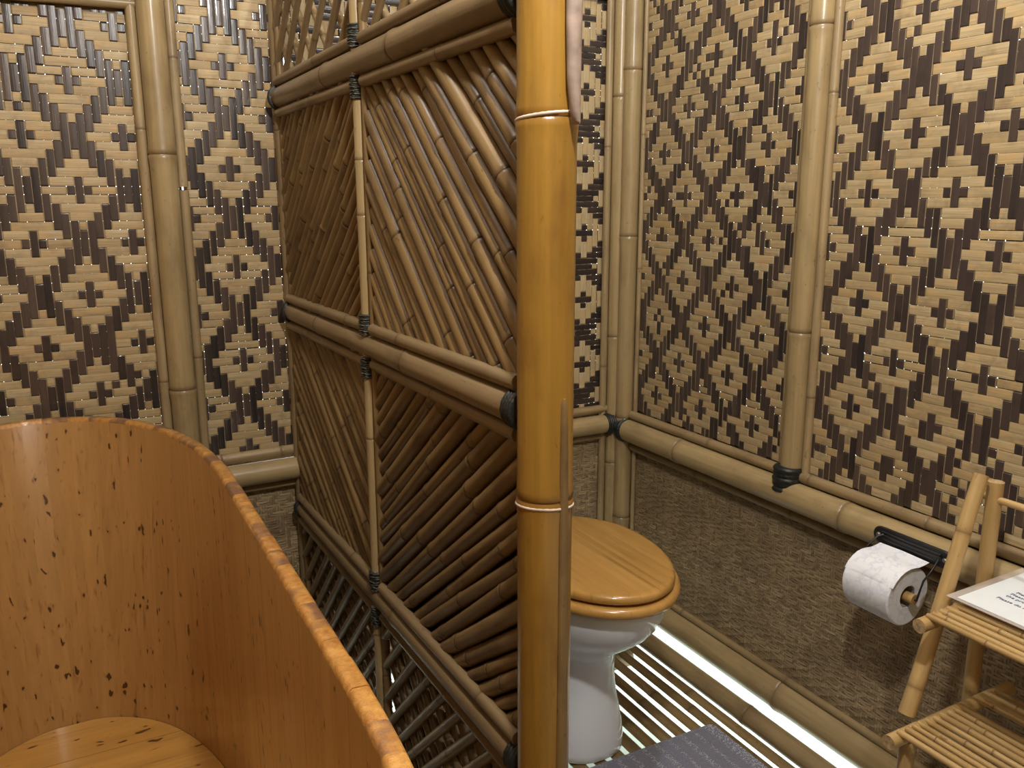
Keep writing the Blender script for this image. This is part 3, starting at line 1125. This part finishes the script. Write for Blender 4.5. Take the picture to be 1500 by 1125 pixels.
def paper_mat():
    m, nt, b = mat('tissue_paper')
    v_ = N(nt, 'ShaderNodeTexVoronoi', feature='DISTANCE_TO_EDGE', i_Scale=1.0)
    vec = mapped(nt, (62, 62, 62), False)
    wob = N(nt, 'ShaderNodeTexNoise', i_Scale=1.6)
    L(nt, vec, wob.inputs['Vector'])
    ad = N(nt, 'ShaderNodeVectorMath', operation='ADD')
    L(nt, vec, ad.inputs[0])
    L(nt, wob.outputs['Color'], ad.inputs[1])
    L(nt, ad.outputs[0], v_.inputs['Vector'])
    nz = noise(nt, mapped(nt, (45, 45, 45), False), 1.0, 2)
    f_ = N(nt, 'ShaderNodeMath', operation='MULTIPLY')
    L(nt, ramp(nt, v_.outputs['Distance'], 0.03, 0.16, 0.75, 0), f_.inputs[0])
    L(nt, ramp(nt, nz, 0.42, 0.55), f_.inputs[1])
    L(nt, mixc(nt, f_.outputs[0], (0.83, 0.85, 0.90), (0.66, 0.69, 0.80)), b.inputs['Base Color'])
    b.inputs['Roughness'].default_value = 0.9
    bp = N(nt, 'ShaderNodeBump', i_Strength=0.2, i_Distance=0.002)
    L(nt, v_.outputs['Distance'], bp.inputs['Height'])
    L(nt, bp.outputs[0], b.inputs['Normal'])
    return m


PAPER = paper_mat()
TR = thing('toilet_paper_roll', 'white toilet paper roll with faint bluish print hanging on the black holder', 'toilet paper', (TPX, TPY0, TPZ))
prof = [(0.021, 0.0), (TPR - 0.003, 0.0), (TPR, 0.003), (TPR, TPY1 - TPY0 - 0.003), (TPR - 0.003, TPY1 - TPY0), (0.021, TPY1 - TPY0)]
seg = 40
v, f = [], []
for r, z in prof:
    for j in range(seg):
        a = 2 * math.pi * j / seg
        rr = r + (0.0015 * math.sin(3 * a) if r > 0.03 else 0)
        v.append((rr * math.cos(a), z, rr * math.sin(a)))
for i in range(len(prof)):
    for j in range(seg):
        a, b = i * seg + j, i * seg + (j + 1) % seg
        c, d = ((i + 1) % len(prof)) * seg + j, ((i + 1) % len(prof)) * seg + (j + 1) % seg
        f.append((a, c, d, b))
rl = obj('paper', mesh('paper', v, f, PAPER, True, 40), TR)
# the cardboard core is part of the roll; it rests on the dowel
v, f = [], []
for r in (0.0212, 0.0192):
    for z in (0.002, TPY1 - TPY0 - 0.002):
        for j in range(24):
            a = 2 * math.pi * j / 24
            v.append((r * math.cos(a), z, r * math.sin(a)))
for j in range(24):
    n_ = (j + 1) % 24
    f += [(j, n_, 24 + n_, 24 + j), (48 + j, 72 + j, 72 + n_, 48 + n_), (j, 48 + j, 48 + n_, n_), (24 + j, 24 + n_, 72 + n_, 72 + j)]
obj('core', mesh('core', v, f, plain('cardboard', (0.30, 0.27, 0.25), 0.8, 0.1, 60), True, 40), TR)
# loose end of the paper standing off the top of the roll
pts = []
for i in range(13):
    t = i / 12
    if t < 0.45:
        a = rad(150 - 75 * t / 0.45)
        pts.append(((TPR + 0.0012) * math.cos(a), (TPR + 0.0012) * math.sin(a)))
    else:
        u = (t - 0.45) / 0.55
        x0, z0 = (TPR + 0.0012) * math.cos(rad(75)), (TPR + 0.0012) * math.sin(rad(75))
        pts.append((x0 + 0.030 * u, z0 + 0.001 * u + 0.003 * u * u))
v, f = [], []
ln = TPY1 - TPY0
for (px, pz) in pts:
    for y_, dz in ((-0.004, 0), (ln * 0.5, 0.0015), (ln, 0)):
        v.append((px, y_, pz + dz))
nv = len(v)
for (px, pz) in pts:
    for y_, dz in ((-0.004, 0), (ln * 0.5, 0.0015), (ln, 0)):
        v.append((px, y_, pz + dz - 0.0006))
for i in range(12):
    for j in range(2):
        a = i * 3 + j
        f += [(a, a + 1, a + 4, a + 3), (nv + a, nv + a + 3, nv + a + 4, nv + a + 1)]
    for j in (0, 2):
        a = i * 3 + j
        f.append((a, a + 3, nv + a + 3, nv + a))
for a in (0, 36):
    f += [(a, nv + a, nv + a + 1, a + 1), (a + 1, nv + a + 1, nv + a + 2, a + 2)]
obj('loose_sheet', mesh('loose_sheet', v, f, PAPER, True, 50), TR)

# ------------------------------------------------------------------ bamboo shelf
SY = 0.739
SH = thing('bamboo_shelf', 'folding two tier bamboo shelf with cane slats against the right wall', 'shelf', (1.16, SY, 0.0))
SX = lambda xx: xx - 1.16
YF = -0.50                                    # other end of the shelf, local y
for yy in (0.0, YF):
    yl = yy + (0.027 if yy == 0 else -0.027)
    pole('rear_leg', (SX(1.278), yl, 0.0), (SX(1.280), yl + (0.004 if yy == 0 else -0.004), 0.763), 0.0118, STRAW, SH, nodes=[0.25], seg=16, r1=0.0125, cap=ENDGRAIN, twist=0.4)
    dy = 0.034 if yy == 0 else -0.034
    pole('slanted_leg', (SX(1.100), yy + (0.020 if yy == 0 else -0.020), 0.411), (SX(1.248), yy + dy, 0.778), 0.0130, STRAW, SH, nodes=[0.045, 0.30], seg=16, cap=ENDGRAIN, swell=0.02, bend=0.004, r1=0.0115)
    pole('front_leg', (SX(1.084), yy, 0.0), (SX(1.084), yy, 0.383), 0.0120, STRAW, SH, nodes=[], seg=16, cap=ENDGRAIN)
    pole('shelf_rail', (SX(1.081), yy, 0.576), (SX(1.222), yy, 0.580), 0.0112, STRAW, SH, nodes=[], seg=16, cap=ENDGRAIN)
    pole('shelf_rail', (SX(1.038), yy, 0.393), (SX(1.338), yy, 0.397), 0.0114, STRAW, SH, nodes=[0.07], seg=16, cap=ENDGRAIN)
pole('cross_dowel', (SX(1.278), 0.052, 0.735), (SX(1.278), YF - 0.05, 0.735), 0.0058, STRAW, SH, nodes=[], seg=12, cap=ENDGRAIN)


def slats(z, xs, y0, yv):
    for i, xx in enumerate(xs):
        r = R.uniform(0.0042, 0.0054)
        y_a = y0 + R.uniform(-yv, yv)
        pole('slat', (SX(xx), y_a, z + R.uniform(-0.001, 0.001)), (SX(xx) + R.uniform(-0.002, 0.002), YF + 0.01, z + R.uniform(-0.001, 0.001)), r, STRAW, SH, gap=0.16, seg=10, r1=r * R.uniform(0.85, 1.1), cap=ENDGRAIN, swell=0.18)


slats(0.5880, [1.099, 1.114, 1.131, 1.148, 1.166, 1.184, 1.201], 0.002, 0.002)
slats(0.4055, [1.058, 1.074, 1.090, 1.106, 1.122, 1.139, 1.155, 1.171, 1.188, 1.204, 1.246, 1.262, 1.278, 1.293], -0.002, 0.003)

# ------------------------------------------------------------------ printed sheet
SG = thing('laminated_notice', 'white printed notice in a clear plastic sleeve lying on the top shelf', 'notice', (1.1585, 0.7365, 0.6045))
SG.rotation_euler = (0, rad(-1.2), 0)


def glass_mat():
    m, nt, b = mat('clear_plastic')
    b.inputs['Base Color'].default_value = (0.80, 0.74, 0.68, 1)
    b.inputs['Roughness'].default_value = 0.18
    b.inputs['Alpha'].default_value = 0.42
    return m


CLEAR = glass_mat()
PW = plain('print_paper', (0.80, 0.86, 0.90), 0.5, 0.02, 30)
box('sleeve', -0.003, 0.190, -0.25, 0.014, -0.0012, -0.0002, CLEAR, SG)
box('paper', 0.0035, 0.176, -0.235, 0.0, 0.0, 0.0008, PW, SG)
INK = plain('ink', (0.05, 0.055, 0.16), 0.7, 0.1, 50)
for k, (txt, xo, y0) in enumerate((('Please do kindly', 0.052, -0.030), ('the provided only', 0.0690, -0.034), ('Please throw all', 0.0800, -0.034), ('Please note', 0.0910, -0.036))):
    cu = bpy.data.curves.new('lettering', 'FONT')
    cu.body = txt
    cu.size = 0.0098
    cu.extrude = 0.0001
    tmp = bpy.data.objects.new('lettering', cu)
    C.objects.link(tmp)
    me = bpy.data.meshes.new_from_object(tmp.evaluated_get(bpy.context.evaluated_depsgraph_get()))
    bpy.data.objects.remove(tmp)
    me.materials.clear()
    me.materials.append(INK)
    o = bpy.data.objects.new('lettering', me)
    C.objects.link(o)
    o.parent = SG
    o.location = (xo, y0, 0.0012)
    o.rotation_euler = (0, 0, rad(-90))
